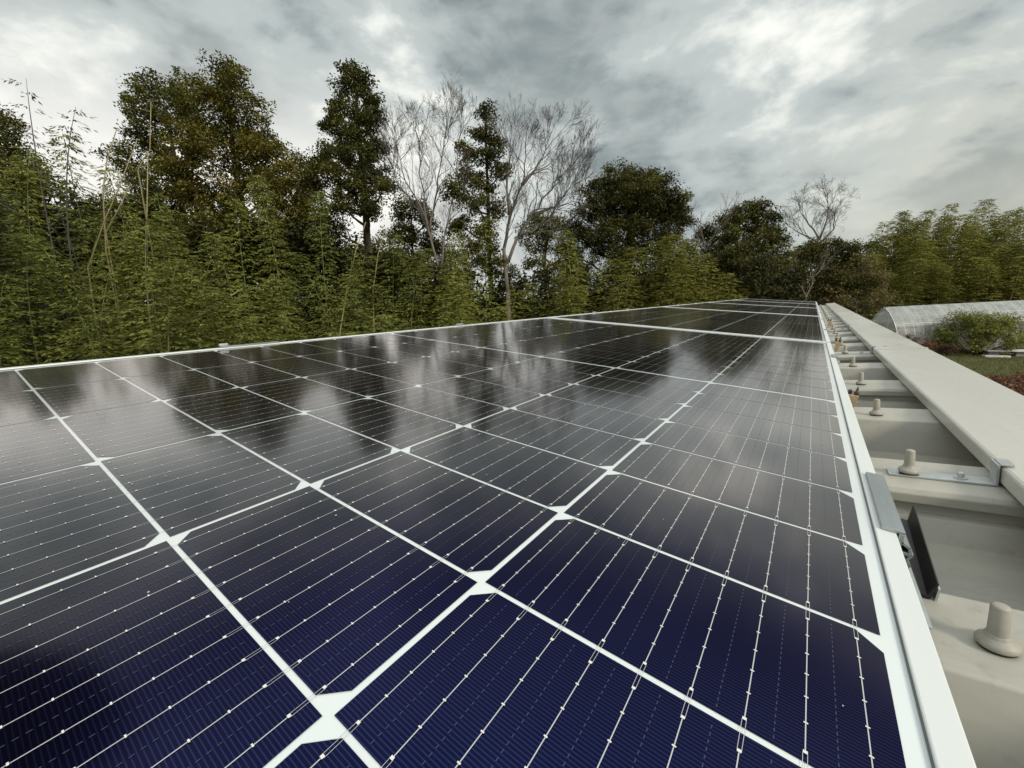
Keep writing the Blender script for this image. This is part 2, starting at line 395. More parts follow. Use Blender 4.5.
# ================================================================== roof
ROOF = DECK @ Matrix.Translation((0.085, 0, -0.055)) @ Matrix.Rotation(-RAD(9.0), 4, 'Y')
roof = thing('steel_roof_building', 'beige folded steel roof with capped bolts and flat ridge cap beside the solar panels', 'building', ROOF)
PIT = 0.304
NR = 32
UB, UE = -1.6, 0.172
def rib_y(n): return 0.290 + PIT * n
prof = []
for n in range(-4, 28):
    y = rib_y(n)
    lap = (n % 2 == 1)
    if lap:
        prof += [(y - .066, -.052), (y - .050, -.030), (y - .040, -.028), (y - .038, -.019), (y - .047, -.0165), (y - .0475, -.006), (y - .043, -.0008), (y - .036, 0)]
    else:
        prof += [(y - .056, -.052), (y - .034, -.001), (y - .032, 0)]
    prof += [(y + .006, 0), (y + .042, .004), (y + .045, .003), (y + .068, -.052), (y + .100, -.052), (y + .104, -.0495), (y + .150, -.0495), (y + .154, -.052)]
rs = MB()
v = [(u, y, z) for u in (UB, UE) for y, z in prof]
k = len(prof)
rs.add(v, [(i, i + k, i + k + 1, i + 1) for i in range(k - 1)])
rs.build('roof_sheet', M_DECK, roof, bevel=0.0016)
Y0, Y1 = prof[0][0], prof[-1][0]
# closure below the cap, wall and ridge cap
MB().box(UE + .001, UE + .006, Y0, Y1, -.09, .008).build('closure_plate', M_DECK, roof)
MB().box(UE - .02, UE + .02, Y0, Y1, -3.2, -.092).build('wall', M_WALL, roof)
def cap_piece(y0, y1):
    c = MB()
    a, e = 0.064, 0.187
    pr = [(a + .006, .004), (a, .004), (a, .021), (a + .002, .023), (e - .002, .023), (e, .021), (e, -.11), (e - .004, -.11), (e - .004, .016), (a + .006, .016)]
    n = len(pr)
    c.add([(u, y, z) for y in (y0, y1) for u, z in pr], [(i, (i + 1) % n, n + (i + 1) % n, n + i) for i in range(n)] + [tuple(range(n)), tuple(range(2 * n - 1, n - 1, -1))])
    return c.build('ridge_cap', M_CAP, roof, bevel=0.0012)
yy = Y0
for ye in (1.735, 4.15, 6.56, Y1):
    cap_piece(yy, ye - .0015)
    if ye < Y1:
        MB().box(.0625, .1885, ye - .016, ye + .016, .0232, .0237).build('joint_cover', M_CAP, roof, bevel=.0001)
    yy = ye + .0015
# capped bolts
bolt = MB().lathe([(.0100, .002), (.0108, .0028), (.0109, .0048), (.0101, .0062), (.0075, .0082), (.0064, .0092), (.0064, .0104), (.0055, .0108), (.0055, .0112), (.0048, .0300), (.0044, .0312), (.0032, .0318)], 28).build('bolt_cap', M_BOLT, roof, smooth=True)
gas = MB().lathe([(.0095, 0.0003), (.0098, .001), (.0095, .0022)], 28).build('gasket', M_RUB, bolt)
bolt.scale = (.9, .9, .92); bolt.location = (-.008, rib_y(0), 0.0)
for n in range(-1, 27):
    if n == 0: continue
    c = bolt.copy(); COL.objects.link(c); c.parent = roof
    c.location = (-.007 + random.uniform(-.002, .002), rib_y(n) + random.uniform(-.003, .003), .003 if n % 4 == 1 else 0)
    c.rotation_euler = (random.uniform(-.03, .03), random.uniform(-.03, .03), random.uniform(0, 6))
    d = gas.copy(); COL.objects.link(d); d.parent = c
# strap brackets from every fourth bolt to the ridge cap
st = MB(); w = .0105
st.box(-.026, .0625, -w, w, .0004, .0028)
st.box(.0600, .0625, -w, w, .0028, .0252)
st.box(.0625, .073, -w, w, .0240, .0262)
strap = st.build('cap_strap', M_GALV, roof, bevel=.0005)
sc = MB().lathe([(.006, 0), (.006, .001), (.003, .0012), (.003, .006), (.0022, .0065)], 10, (.036, 0, .0028)).build('strap_screw', M_GALV, strap)
sc2 = MB().lathe([(.0045, 0), (.0045, .001), (.002, .0018)], 10, (.098, .004, .0236)).build('cap_screw', M_GALV, strap)
strap.location = (0, rib_y(1), 0)
for n in range(5, 27, 4):
    c = strap.copy(); COL.objects.link(c); c.parent = roof; c.location = (0, rib_y(n), 0)
    for ch in (sc, sc2):
        d = ch.copy(); COL.objects.link(d); d.parent = c

# ================================================================== solar panels
CP, RP = 0.168, 0.0857       # column and row pitch
CG, RG = 0.0031, 0.0026
ROWY = [-0.1714 + RP * r for r in range(10)] + [-0.1714 + RP * 10 + 0.0075 + RP * r for r in range(10)]
PX0, PX1 = -1.0275, 0.0190
PY0, PY1 = -0.1714 - 0.0195, ROWY[-1] + RP + 0.0195
def make_panel():
    root = thing('solar_panel', '', 'solar panel')
    fr = MB(); fw = .0112; zt, zb = .0016, -.034
    def bar(x0, x1, y0, y1): fr.box(x0, x1, y0, y1, zb, zt)
    bar(PX0, PX0 + fw, PY0, PY1); bar(PX1 - fw, PX1, PY0, PY1)
    bar(PX0 + fw + .0004, PX1 - fw - .0004, PY0, PY0 + fw); bar(PX0 + fw + .0004, PX1 - fw - .0004, PY1 - fw, PY1)
    fr.build('frame', M_FRAME, root, bevel=.0007)
    sl = MB(); q = fw - .0003; e_ = .0009  # thin dark ring painted as the shadow line along the inner frame lip
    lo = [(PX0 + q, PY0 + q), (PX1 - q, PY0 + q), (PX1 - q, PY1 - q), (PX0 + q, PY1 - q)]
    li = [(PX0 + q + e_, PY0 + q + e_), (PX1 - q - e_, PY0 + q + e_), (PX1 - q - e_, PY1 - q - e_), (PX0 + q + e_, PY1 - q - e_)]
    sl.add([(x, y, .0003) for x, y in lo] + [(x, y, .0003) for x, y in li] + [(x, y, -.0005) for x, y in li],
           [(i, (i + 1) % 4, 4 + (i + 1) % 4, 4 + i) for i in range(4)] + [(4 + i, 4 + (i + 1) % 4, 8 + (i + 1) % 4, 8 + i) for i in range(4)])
    sl.build('lip_shadow', M_LIPSHADE, root)
    MB().box(PX0 + .006, PX1 - .006, PY0 + .006, PY1 - .006, -.006, -.0006).build('backsheet', M_BACK, root)
    ce = MB(); ri = MB(); pa = MB(); da = MB()
    ch = .0092
    for cidx in range(6):
        x1 = -cidx * CP - CG / 2 * (1 if cidx else 0); x0 = -(cidx + 1) * CP + CG / 2 * (1 if cidx < 5 else 0)
        far = (cidx % 2 == 0)
        for ry in ROWY:
            y0, y1 = ry + RG / 2, ry + RP - RG / 2
            z = -.0002
            if far: pts = [(x0, y0), (x1, y0), (x1, y1 - ch), (x1 - ch, y1), (x0 + ch, y1), (x0, y1 - ch)]
            else: pts = [(x0 + ch, y0), (x1 - ch, y0), (x1, y0 + ch), (x1, y1), (x0, y1), (x0, y0 + ch)]
            ce.add([(a, b_, z) for a, b_ in pts], [tuple(range(6))])
            bp_ = (x1 - x0) / 9
            zr = 0.0; zp = .0002
            for i in range(9):
                x = x0 + bp_ * (i + .5); hw = .00020
                e = .0036; e2 = .0072
                ri.quad((x - hw, y0 + e, zr), (x + hw, y0 + e, zr), (x + hw, y1 - e2, zr), (x - hw, y1 - e2, zr))
                # the ribbon forks beside the gap and bridges it
                for ya, yb in ((y0 - RG / 2, y0 + e), (y1 - e2, y1 + RG / 2)):
                    for dx in (-.0007, .0007):
                        ri.quad((x + dx - .00009, ya, zr), (x + dx + .00009, ya, zr), (x + dx + .00009, yb, zr), (x + dx - .00009, yb, zr))
                for yp, s_ in ((y0 + e, 1.0), (y1 - e2, 1.0)):
                    pa.quad((x - .0007 * s_, yp - .0006 * s_, zp), (x + .0007 * s_, yp - .0006 * s_, zp), (x + .0007 * s_, yp + .0006 * s_, zp), (x - .0007 * s_, yp + .0006 * s_, zp))
                for q in range(1, 6):
                    yp = y0 + e + (y1 - y0 - e - e2) * q / 6
                    pa.quad((x - .0007, yp - .0003, zp), (x + .0007, yp - .0003, zp), (x + .0007, yp + .0003, zp), (x - .0007, yp + .0003, zp))
                if i < 8:
                    xm = x + bp_ / 2
                    nds = 26
                    for q in range(nds):
                        ym = y0 + .002 + (y1 - y0 - .004) * q / nds
                        da.quad((xm - .0002, ym, zr), (xm + .0002, ym, zr), (xm + .0002, ym + .0016, zr), (xm - .0002, ym + .0016, zr))
    for o_, nm, mt in ((ce, 'cell_grid', M_CELL), (ri, 'busbar_ribbons', M_RIB), (pa, 'solder_pads', M_PAD), (da, 'finger_marks', M_DASH)):
        o_.build(nm, mt, root)
    return root
PLAB = ['solar panel nearest the lens, its white grid lines and blue cells seen large',
        'second solar panel along the row, right behind the nearest one',
        'third solar panel along the row, a narrow dark band between white frames',
        'fourth solar panel along the row, a thin strip before the last',
        'last solar panel at the far end of the row under the trees']
panel = make_panel()
PGRP = 'solar panels in one row on the roof'
panel['group'] = PGRP; panel['label'] = PLAB[0]
panel.matrix_world = DECK
PSTEP = 1.781
for k in range(1, 5):
    dup(panel, DECK @ Matrix.Translation((0, PSTEP * k, random.uniform(-.0005, .0005))), PLAB[k])

# specks of dust and dried drops on the nearest glass
dsr = np.random.default_rng(17); sp = MB()
for i in range(150):
    x, y = dsr.uniform(-.98, -.01), ROWY[0] + 1.7 * dsr.random() ** 1.5; r_ = dsr.uniform(.00025, .0008); a0 = dsr.uniform(0, 6)
    sp.add([(x + r_ * dsr.uniform(.6, 1.2) * math.cos(a0 + k * 1.0472), y + r_ * dsr.uniform(.6, 1.2) * math.sin(a0 + k * 1.0472), .0005) for k in range(6)], [tuple(range(6))])
o = sp.build('dust_specks', simple('pale_dust', (0.55, 0.54, 0.50), 0.9), panel); o['kind'] = 'stuff'

# clamps that hold the panel edges
def clamp(name, label, x, y, side, group, L=.105):
    """side +1: the edge by the bolts, -1: the far long edge"""
    t_ = thing(name, label, 'clamp', DECK @ Matrix.Translation((x, y, 0)), group)
    c = MB(); s_ = side
    xs = sorted((-.008 * s_, .0040 * s_))
    c.box(xs[0], xs[1], -L / 2, L / 2, .0019, .0040)
    xs = sorted((.0012 * s_, .0040 * s_)); c.box(xs[0], xs[1], -L / 2, L / 2, -.030, .0019)
    xs = sorted((.0040 * s_, .0105 * s_)); c.box(xs[0], xs[1], -L / 2, L / 2, -.012, -.0095); 
    c.build('clamp_plate', M_ALU, t_, bevel=.0005)
    return t_
c0 = clamp('panel_clamp', 'grey aluminium clamp plate lapping the nearest panel frame beside the black channel', PX1, .338, 1, 'clamps on the panel edge by the bolts')
# hooked end profile and foot of the near clamp, with the black rubber channel beside it
hk = MB()
hp = [(.0040, -.004), (.0075, -.006), (.0095, -.011), (.0075, -.015), (.0100, -.018), (.0082, -.0215), (.0050, -.0200)]
for i in range(len(hp) - 1):
    (xa, za), (xb, zb_) = hp[i], hp[i + 1]
    nx, nz = (zb_ - za), -(xb - xa); ln = math.hypot(nx, nz); nx, nz = nx / ln * .0007, nz / ln * .0007
    hk.add([(xa - nx, y, za - nz) for y in (-.053, .05)] + [(xa + nx, y, za + nz) for y in (-.053, .05)] + [(xb - nx, y, zb_ - nz) for y in (-.053, .05)] + [(xb + nx, y, zb_ + nz) for y in (-.053, .05)],
           [(0, 1, 5, 4), (2, 6, 7, 3), (0, 4, 6, 2), (1, 3, 7, 5)])
hk.build('hooked_profile', M_ALU, c0)
MB().box(.0042, .026, -.062, .055, -.0520, -.0500).build('foot_plate', M_GALV, c0, bevel=.0004)
ck = [1.22, 2.12, 3.0, 3.92, 4.8, 5.7, 6.55, 7.5, 8.3]
near_l = {0: 'small grey clamp on the nearest panel frame beside the tan block', 8: 'last small grey clamp on the panel edge, at the far end of the row'}
for i, y in enumerate(ck):
    clamp('panel_clamp', near_l.get(i, 'small grey clamp farther along the panel edge by the bolts'), PX1, y, 1, 'clamps on the panel edge by the bolts', .05)
for i, y in enumerate([.335, 1.0, 2.1, 2.62, 3.9, 4.6, 6.45, 7.4]):
    o = clamp('panel_clamp', 'long thin clamp on the far panel edge before the bamboo' if i == 0 else 'small bright clamp on the far panel edge below the trees', PX0, y, -1, 'clamps on the far panel edge', .11 if i == 0 else .04)
    if i: MB().box(-.006, .006, -.012, .012, .0042, .0075).build('clamp_bolt', M_GALV, o, bevel=.001)
    else: MB().box(-.004, .004, -.06, -.045, .0042, .0095).build('clamp_bolt', M_GALV, o, bevel=.001)
# white mounting rail seen along the far edge
rail = thing('mounting_rail', 'pale aluminium rail running along the far edge of the panel row', 'rail', DECK @ Matrix.Translation((PX0, 0, 0)))
MB().box(-.034, -.0055, PY0, 8.70, -.030, -.004).build('rail_body', M_FRAME, rail, bevel=.001)
MB().box(-.028, -.012, PY0, 8.70, -.20, -.0305).build('rail_web', M_FRAME, rail)
# black rubber channel
bc = thing('rubber_channel', 'black rubber channel lying in the roof valley beside the clamp', 'channel', DECK @ Matrix.Translation((.049, .388, -.057)) @ Matrix.Rotation(RAD(-3), 4, 'Z'))
r = MB()
pr = [(-.006, 0), (.0065, 0), (.0090, .0135), (.0080, .014), (.0050, .0025), (-.0045, .0025), (-.0048, .010), (-.006, .010)]
n = len(pr)
r.add([(x, y + (.014 if z > .0132 and y > 0 else 0), z) for y in (-.066, .062) for x, z in pr], [(i, (i + 1) % n, n + (i + 1) % n, n + i) for i in range(n)] + [tuple(range(n)), tuple(range(2 * n - 1, n - 1, -1))])
r.build('channel_body', M_RUB, bc)
MB().box(.0092, .0105, -.066, -.054, .000, .010).build('end_sleeve', M_GALV, bc)
# tan blocks with dark plugs
TB = [((.041, .915, -.040), 'tan block with two dark plugs beside the nearest panel frame', .6),
      ((.044, 1.70, -.016), 'tan block with dark plugs beside the joint of the first two panels', .62),
      ((.047, 2.80, -.006), 'farthest tan block with a dark plug beside the panel row', .62)]
for (p, lab, s_) in TB:
    t_ = thing('cable_block', lab, 'cable block', DECK @ Matrix.Translation(p) @ Matrix.Scale(s_, 4), 'tan cable blocks along the panels')
    b_ = MB(); b_.add([(-.006, -.012, -.035), (.004, -.012, -.035), (.004, .014, -.035), (-.006, .014, -.035), (-.012, -.014, .018), (.012, -.014, .018), (.012, .012, .018), (-.012, .012, .018)],
          [(3, 2, 1, 0), (4, 5, 6, 7), (0, 1, 5, 4), (1, 2, 6, 5), (2, 3, 7, 6), (3, 0, 4, 7)])
    b_.build('block_body', M_TAN, t_, bevel=.001)
    MB().lathe([(.005, .0185), (.0065, .021), (.0065, .027), (.004, .030), (.0025, .040), (.0015, .044)], 12, (.006, 0, 0)).build('plug', M_DARKP, t_, smooth=True)
    MB().lathe([(.004, .0185), (.0052, .021), (.005, .029), (.003, .032)], 12, (-.010, .006, 0)).build('plug', M_DARKP, t_, smooth=True)

# ================================================================== vegetation builders
def bamboo_geo(seed, H=6.6, Lmax=1.05, sparse=1.0, leaf=.12, arch=.10, low=.10):
    rng = np.random.default_rng(seed)
    az0 = rng.uniform(0, 6.28); ad = np.array([math.cos(az0), math.sin(az0), 0])
    def culm(t): return np.array([0, 0, H * t]) + ad * (arch * H * t ** 3.2) + np.array([0, 0, -.25 * arch * H * t ** 5])
    mb = MB(); ts = np.linspace(0, 1, 14)
    mb.tube([culm(q) for q in ts], [.026 * (1 - q) ** .7 * H / 6.6 + .003 for q in ts], 6)
    C = []; Dd = []; Sd = []; Ln = []; T = []
    t_ = low; a = rng.uniform(0, 6.28)
    while t_ < .995:
        p = culm(t_)
        s_ = (t_ - low) / (1 - low)
        Lb = Lmax * (1 - s_) ** .62 * min(1, .45 + s_ * 2.2) + .16
        for kbr in range(rng.integers(2, 4)):
            if rng.random() > sparse: continue
            a += 2.4 + rng.uniform(-.5, .5)
            out = np.array([math.cos(a), math.sin(a), 0.]); L = Lb * rng.uniform(.65, 1.15)
            rise = rng.uniform(.4, .8)
            tt = .5 + .5 * rng.random()
            nseg = max(4, int(L / .10))
            side = np.array([-out[1], out[0], 0.])
            for i in range(nseg):
                q = (i + .9) / nseg
                b_ = p + out * L * q + np.array([0, 0, 1.]) * L * (rise * q - .78 * q * q)
                for sg in ((-1, 1) if q < .93 else (0,)):
                    if rng.random() > .92 * sparse ** .3: continue
                    tw = unit(out * .8 + side * sg * rng.uniform(.4, 1.1) + np.array([0, 0, rng.uniform(-.35, .1)]))
                    tl_ = rng.uniform(.06, .26) * (1.1 - .4 * q)
                    for m_ in range(rng.integers(4, 7)):
                        w_ = rng.random()
                        ld = unit(tw + side * rng.uniform(-.75, .75) + out * rng.uniform(-.1, .5) + np.array([0, 0, rng.uniform(-.62, -.08)]))
                        l_ = leaf * rng.uniform(.7, 1.25)
                        C.append(b_ + tw * tl_ * w_ + ld * l_ * .5); Dd.append(ld)
                        sv_ = np.cross(ld, np.array([0, 0, 1.])) + rng.normal(size=3) * .35
                        Sd.append(sv_); Ln.append(l_); T.append(tt * .55 + .45 * rng.random() + .1 * q - .1)
        t_ += (.085 / H) * rng.uniform(.8, 1.25)
    C = np.array(C); Dd = np.array(Dd); Sd = unit(np.array(Sd)); Ln = np.array(Ln)
    V, F = leaf_geo(C, Dd, Sd, Ln, Ln * .24)
    return mb, V, F, np.clip(T, 0, 1)
def bamboo_proto(seed, lm=None, culm_m=None, **kw):
    mb, V, F, T = bamboo_geo(seed, **kw)
    root = thing('bamboo', '', 'bamboo')
    mb.build('culm', culm_m or M_CULM, root, smooth=True)
    fast_mesh('foliage', V, F, lm or L_BAM, root, T)
    return root
def clump_leaves(blobs, n_sub, n_leaf, leaf, sub_r, rng, flat=.7, up=.25):
    """blobs: (centre, radii). leaf clusters fill each blob, denser towards its skin"""
    Cs = []; Ts = []
    for (c_, r_), w_ in zip(blobs, n_sub):
        c_ = np.array(c_); r_ = np.array(r_)
        d = rand_dirs(w_, rng); rad = rng.random(w_) ** .42
        sc_ = c_ + d * r_ * rad[:, None]
        tb = rng.uniform(.15, .75)
        sr = sub_r * rng.uniform(.6, 1.3, w_)
        st_ = np.clip(tb + rng.normal(size=w_) * .2, 0, 1)
        dd = rand_dirs(w_ * n_leaf, rng) * (rng.random((w_ * n_leaf, 1)) ** .5)
        dd[:, 2] *= flat
        P = np.repeat(sc_, n_leaf, 0) + dd * np.repeat(sr, n_leaf)[:, None]
        Cs.append(P); Ts.append(np.clip(np.repeat(st_, n_leaf) + rng.normal(size=len(P)) * .16, 0, 1))
    C = np.concatenate(Cs).astype(np.float64); T = np.concatenate(Ts)
    D = rand_dirs(len(C), rng); D[:, 2] = D[:, 2] * .7 - .1; D = unit(D)
    S = unit(np.cross(D, rand_dirs(len(C), rng) * .6 + np.array([0, 0, 1.])))
    L = leaf * rng.uniform(.6, 1.3, len(C))
    V, F = leaf_geo(C, D, S, L, L * .55)
    return V, F, T
def limb(mb, p0, p1, r0, r1, rng, wob=.08, n=6, seg=5):
    p0 = np.array(p0, float); p1 = np.array(p1, float); L = np.linalg.norm(p1 - p0)
    ts = np.linspace(0, 1, n)
    off = rng.normal(size=(n, 3)) * wob * L * .3; off[0] = 0; off[-1] = 0
    pts = [p0 + (p1 - p0) * q + off[i] + np.array([0, 0, -.06 * L * math.sin(q * 3.14)]) for i, q in enumerate(ts)]
    mb.tube(pts, [r0 + (r1 - r0) * q for q in ts], seg)
    return pts
def leafy_tree(name, label, D, trunk_px, blobs_px, lm, leaf=.16, dens=1.0, sub_r=.42, n_leaf=110, seed=1, bark=None, tr=.16, group=None, flat=.7, deep=.75, cat='tree'):
    """a tree whose trunk and leaf masses stand D metres out; sizes follow from the distance"""
    rng = np.random.default_rng(seed)
    s_ = D / FPX
    top = ray(trunk_px[0], trunk_px[1] + 8, D)
    base = Vector((top.x, top.y, 0))
    root = thing(name, label, cat, Matrix.Translation(base), group)
    bl = []; ns = []
    fw_ = np.array(CAMR @ Vector((0, 0, -1))); fw_[2] = 0; fw_ = unit(fw_)
    rt_ = np.array([fw_[1], -fw_[0], 0])
    for (bx, by, rx, ry) in blobs_px:
        p = np.array(ray(bx, by, D)) - np.array(base) + fw_ * rng.uniform(-.5, .7) * deep * rx * s_
        rr = (rx * s_, rx * s_ * .9, ry * s_)
        bl.append((p, rr)); 
        ns.append(max(8, int(dens * 4.4 * (rr[0] * rr[2] + rr[0] * rr[1] * .4) / (sub_r * sub_r) + 4)))
    V, F, T = clump_leaves(bl, ns, n_leaf, leaf * .68, sub_r, rng, flat)
    mb = MB(); H = top.z
    ts = np.linspace(0, 1, 9)
    pts = [np.array([rng.normal() * .06 * q, rng.normal() * .06 * q, H * q]) for q in ts]; pts[0] = np.array([0, 0, 0.]); pts[-1] = np.array([0, 0, H])
    mb.tube(pts, [tr * (1 - q) ** .8 + .02 for q in ts], 8)
    for (p, rr) in bl:
        zb_ = max(.12 * H, min(p[2] - .35 * abs(np.linalg.norm(p[:2])) - .2, H * .95)); st_ = np.array([0, 0, zb_])
        limb(mb, st_, p, tr * .38 * (1 - zb_ / H) + .03, .018, rng)
        for kk in range(3):
            e = p + rand_dirs(1, rng)[0] * np.array(rr) * .8
            limb(mb, st_ + (p - st_) * rng.uniform(.5, .95), e, .028, .008, rng, n=4, seg=4)
    mb.build('trunk', bark or M_BARK, root, smooth=True)
    fast_mesh('crown', V, F, lm, root, T)
    return root
def grow(mb, p, d, L, r, lev, rng, spread, ratio, updrift, kids=3):
    """recursive bare branching"""
    n = 4 if lev > 1 else 3
    pts = [p]; q = p.copy(); dd = d.copy()
    for i in range(n):
        dd = unit(dd + rng.normal(size=3) * .13 + np.array([0, 0, updrift]))
        q = q + dd * L / n; pts.append(q.copy())
    r1 = max(.0036, r * .66)
    mb.tube(pts, [r + (r1 - r) * i / n for i in range(n + 1)], 6 if lev > 3 else (4 if lev > 1 else 3))
    if lev == 0: return
    for k in range(kids if rng.random() < .8 else 2):
        i = n if k == 0 else rng.integers(max(1, n - 2), n + 1)
        perp = unit(np.cross(dd, rng.normal(size=3)))
        nd_ = unit(dd + perp * spread * (rng.uniform(.5, 1.15) if k else rng.uniform(.1, .5)))
        grow(mb, pts[i], nd_, L * ratio * rng.uniform(.75, 1.15), r1 * (.95 if k == 0 else .75), lev - 1, rng, spread, ratio, updrift, kids)
def bare_tree(label, D, limbs_px, seed, lev=4, r0=.12, spread=.6, ratio=.74, up=.06, L0=None, kids=3, group=None, leaves=0):
    rng = np.random.default_rng(seed); s_ = D / FPX
    b0 = ray(limbs_px[0][0][0], limbs_px[0][0][1], D); base = Vector((b0.x, b0.y, 0)); nb = np.array(base)
    root = thing('bare_tree', label, 'tree', Matrix.Translation(base), group)
    tk = MB(); tw = MB() if lev > 3 else tk; ends = []
    fw_ = np.array(CAMR @ Vector((0, 0, -1))); fw_[2] = 0; fw_ = unit(fw_)
    tk.tube([(0, 0, 0), (0.02, 0, b0.z * .5), (0, 0, b0.z)], [r0 * 1.35, r0 * 1.15, r0], 8)
    for li, lp in enumerate(limbs_px):
        off = rng.uniform(-1, 1) * .9 if li else 0
        pts = []
        for i, (a_, b_) in enumerate(lp):
            q = i / max(1, len(lp) - 1)
            pts.append(np.array(ray(a_, b_, D)) - nb + fw_ * off * q)
        # resample the limb with a little wander
        P = []
        for i in range(len(pts) - 1):
            for q in (0, .34, .67): P.append(pts[i] + (pts[i + 1] - pts[i]) * q + rng.normal(size=3) * .03)
        P.append(pts[-1]); P[0] = pts[0]
        m_ = len(P); rs_ = [r0 * (.85 if li else 1.0) * (1 - .78 * i / (m_ - 1)) for i in range(m_)]
        tk.tube(P, rs_, 7)
        Lb = (L0 or 1.4)
        for i in range(2 if li else 3, m_):
            d = unit(P[i] - P[i - 1])
            for kk in range(1 if i < m_ - 1 else 3):
                perp = unit(np.cross(d, rng.normal(size=3))); nd_ = unit(d + perp * rng.uniform(.35, .95) * (1 if i < m_ - 1 else .6) + np.array([0, 0, .12]))
                lv = lev if i == m_ - 1 else lev - 1
                grow(tw, P[i], nd_, Lb * rng.uniform(.7, 1.15), max(.015, rs_[i] * .5), lv, rng, spread, ratio, up, kids)
    if lev > 3: tk.build('trunk', M_BARKG, root, smooth=True)
    tw.build('branches', M_TWIG if lev > 3 else M_BARKG, root)
    return root
def on_ground(pxx, D, pyy=300):
    p = ray(pxx, pyy, D); return Vector((p.x, p.y, 0))

# ------------------------------------------------------------------ bamboo thicket on the left
FULL = [bamboo_proto(100 + i, H=6.4 + .25 * i, Lmax=.70 + .06 * (i % 3), arch=.05 + .03 * (i % 4), leaf=.115) for i in range(6)]
FULLR = [bamboo_proto(200 + i, lm=L_BAMR, H=6.4 + .2 * i, Lmax=.76 + .07 * (i % 3), arch=.05 + .02 * i, leaf=.125, low=.06) for i in range(4)]
WISP = [bamboo_proto(300 + i, lm=L_SP, H=6.6, Lmax=.40, sparse=.34, arch=.04 + .04 * i, leaf=.085, low=.6, culm_m=M_TWIG) for i in range(3)]
GREY = [bamboo_proto(400 + i, lm=L_SP, H=6.8, Lmax=.75, sparse=.85, arch=.08 + .05 * i, leaf=.115, low=.25) for i in range(2)]
used = set()
def plant(protos, pos, h_scale, label, group, w_scale=None, rng=random):
    i = rng.randrange(len(protos)); pr_ = protos[i]
    w_ = w_scale or h_scale
    mw = Matrix.Translation(pos) @ Matrix.Rotation(rng.uniform(0, 6.28), 4, 'Z') @ Matrix.Diagonal((w_, w_, h_scale, 1))
    if id(pr_) not in used:
        used.add(id(pr_)); pr_.matrix_world = mw; pr_['label'] = label; pr_['group'] = group; return pr_
    return dup(pr_, mw, label) if not pr_.get('group') else regroup(dup(pr_, mw, label), group)
def regroup(o, group): o['group'] = group; return o
def top_scale(px_, top_py, D, H=6.9):
    return ray(px_, top_py, D).z / H
LEFT_TOP = [(-260, 100), (-100, 124), (0, 152), (60, 170), (110, 176), (160, 190), (210, 205), (260, 205), (310, 212), (360, 218), (410, 228), (450, 246), (500, 262), (560, 268), (600, 262), (660, 240), (730, 250)]
def ltop(x): return float(np.interp(x, [a for a, _ in LEFT_TOP], [b_ for _, b_ in LEFT_TOP]))
LAB_L = 'green bamboo with layered drooping leaves in the left thicket behind the panels'
GRP_L = 'bamboo in the left thicket'
rr = random.Random(5)
rows = [(7.9, 66, -330, 480, 84), (9.0, 52, -330, 500, 40), (10.6, 42, -300, 530, 14), (12.6, 36, -260, 600, -8)]
for (D, step, a0, a1, drop) in rows:
    x = a0
    while x < a1:
        xx = x + rr.uniform(-.35, .35) * step; dd = D * (1 + max(0, xx) / 1800) + rr.uniform(-.6, .7)
        tp = ltop(xx) + drop + rr.uniform(-26, 34)
        plant(FULL, on_ground(xx, dd), top_scale(xx, tp, dd), LAB_L, GRP_L, w_scale=rr.uniform(.82, 1.12), rng=rr)
        x += step
LAB_M = 'yellow green bamboo plume in front of the dark trees at the middle'
for (xx, tp, dd) in [(578, 262, 15.5), (600, 250, 16), (622, 242, 15.5), (640, 236, 16.5), (655, 246, 15.2), (676, 236, 16), (692, 250, 15.6), (708, 244, 16.8), (722, 262, 15.6), (470, 262, 15), (420, 245, 14.5), (540, 275, 15), (440, 268, 13.5), (505, 285, 14), (560, 284, 14.5), (612, 270, 14.5), (665, 266, 14.5), (735, 282, 17), (690, 236, 19), (700, 238, 20), (684, 240, 17.5)]:
    plant(FULLR, on_ground(xx, dd), top_scale(xx, tp, dd), LAB_M, 'bamboo plumes at the middle', w_scale=rr.uniform(1.0, 1.3), rng=rr)
LAB_W = 'thin grey bamboo with sparse wispy leaves above the left thicket'
for (xx, tp, dd) in [(26, 140, 11), (44, 118, 12), (63, 92, 11.2), (74, 112, 11.8), (90, 140, 12.5)]:
    plant(WISP, on_ground(xx, dd), top_scale(xx, tp, dd, 6.6), LAB_W, 'wispy bamboo above the left thicket', w_scale=rr.uniform(1, 1.4), rng=rr)
LAB_G = 'tall grey green bamboo cut by the left edge of the picture'
for (xx, tp, dd) in [(-95, 70, 10.8), (-60, 96, 10.2), (-28, 92, 10.6), (-6, 112, 10.0), (16, 128, 10.4), (34, 150, 10.8)]:
    plant(GREY, on_ground(xx, dd), top_scale(xx, tp, dd), LAB_G, 'tall bamboo at the left edge', w_scale=rr.uniform(.9, 1.2), rng=rr)
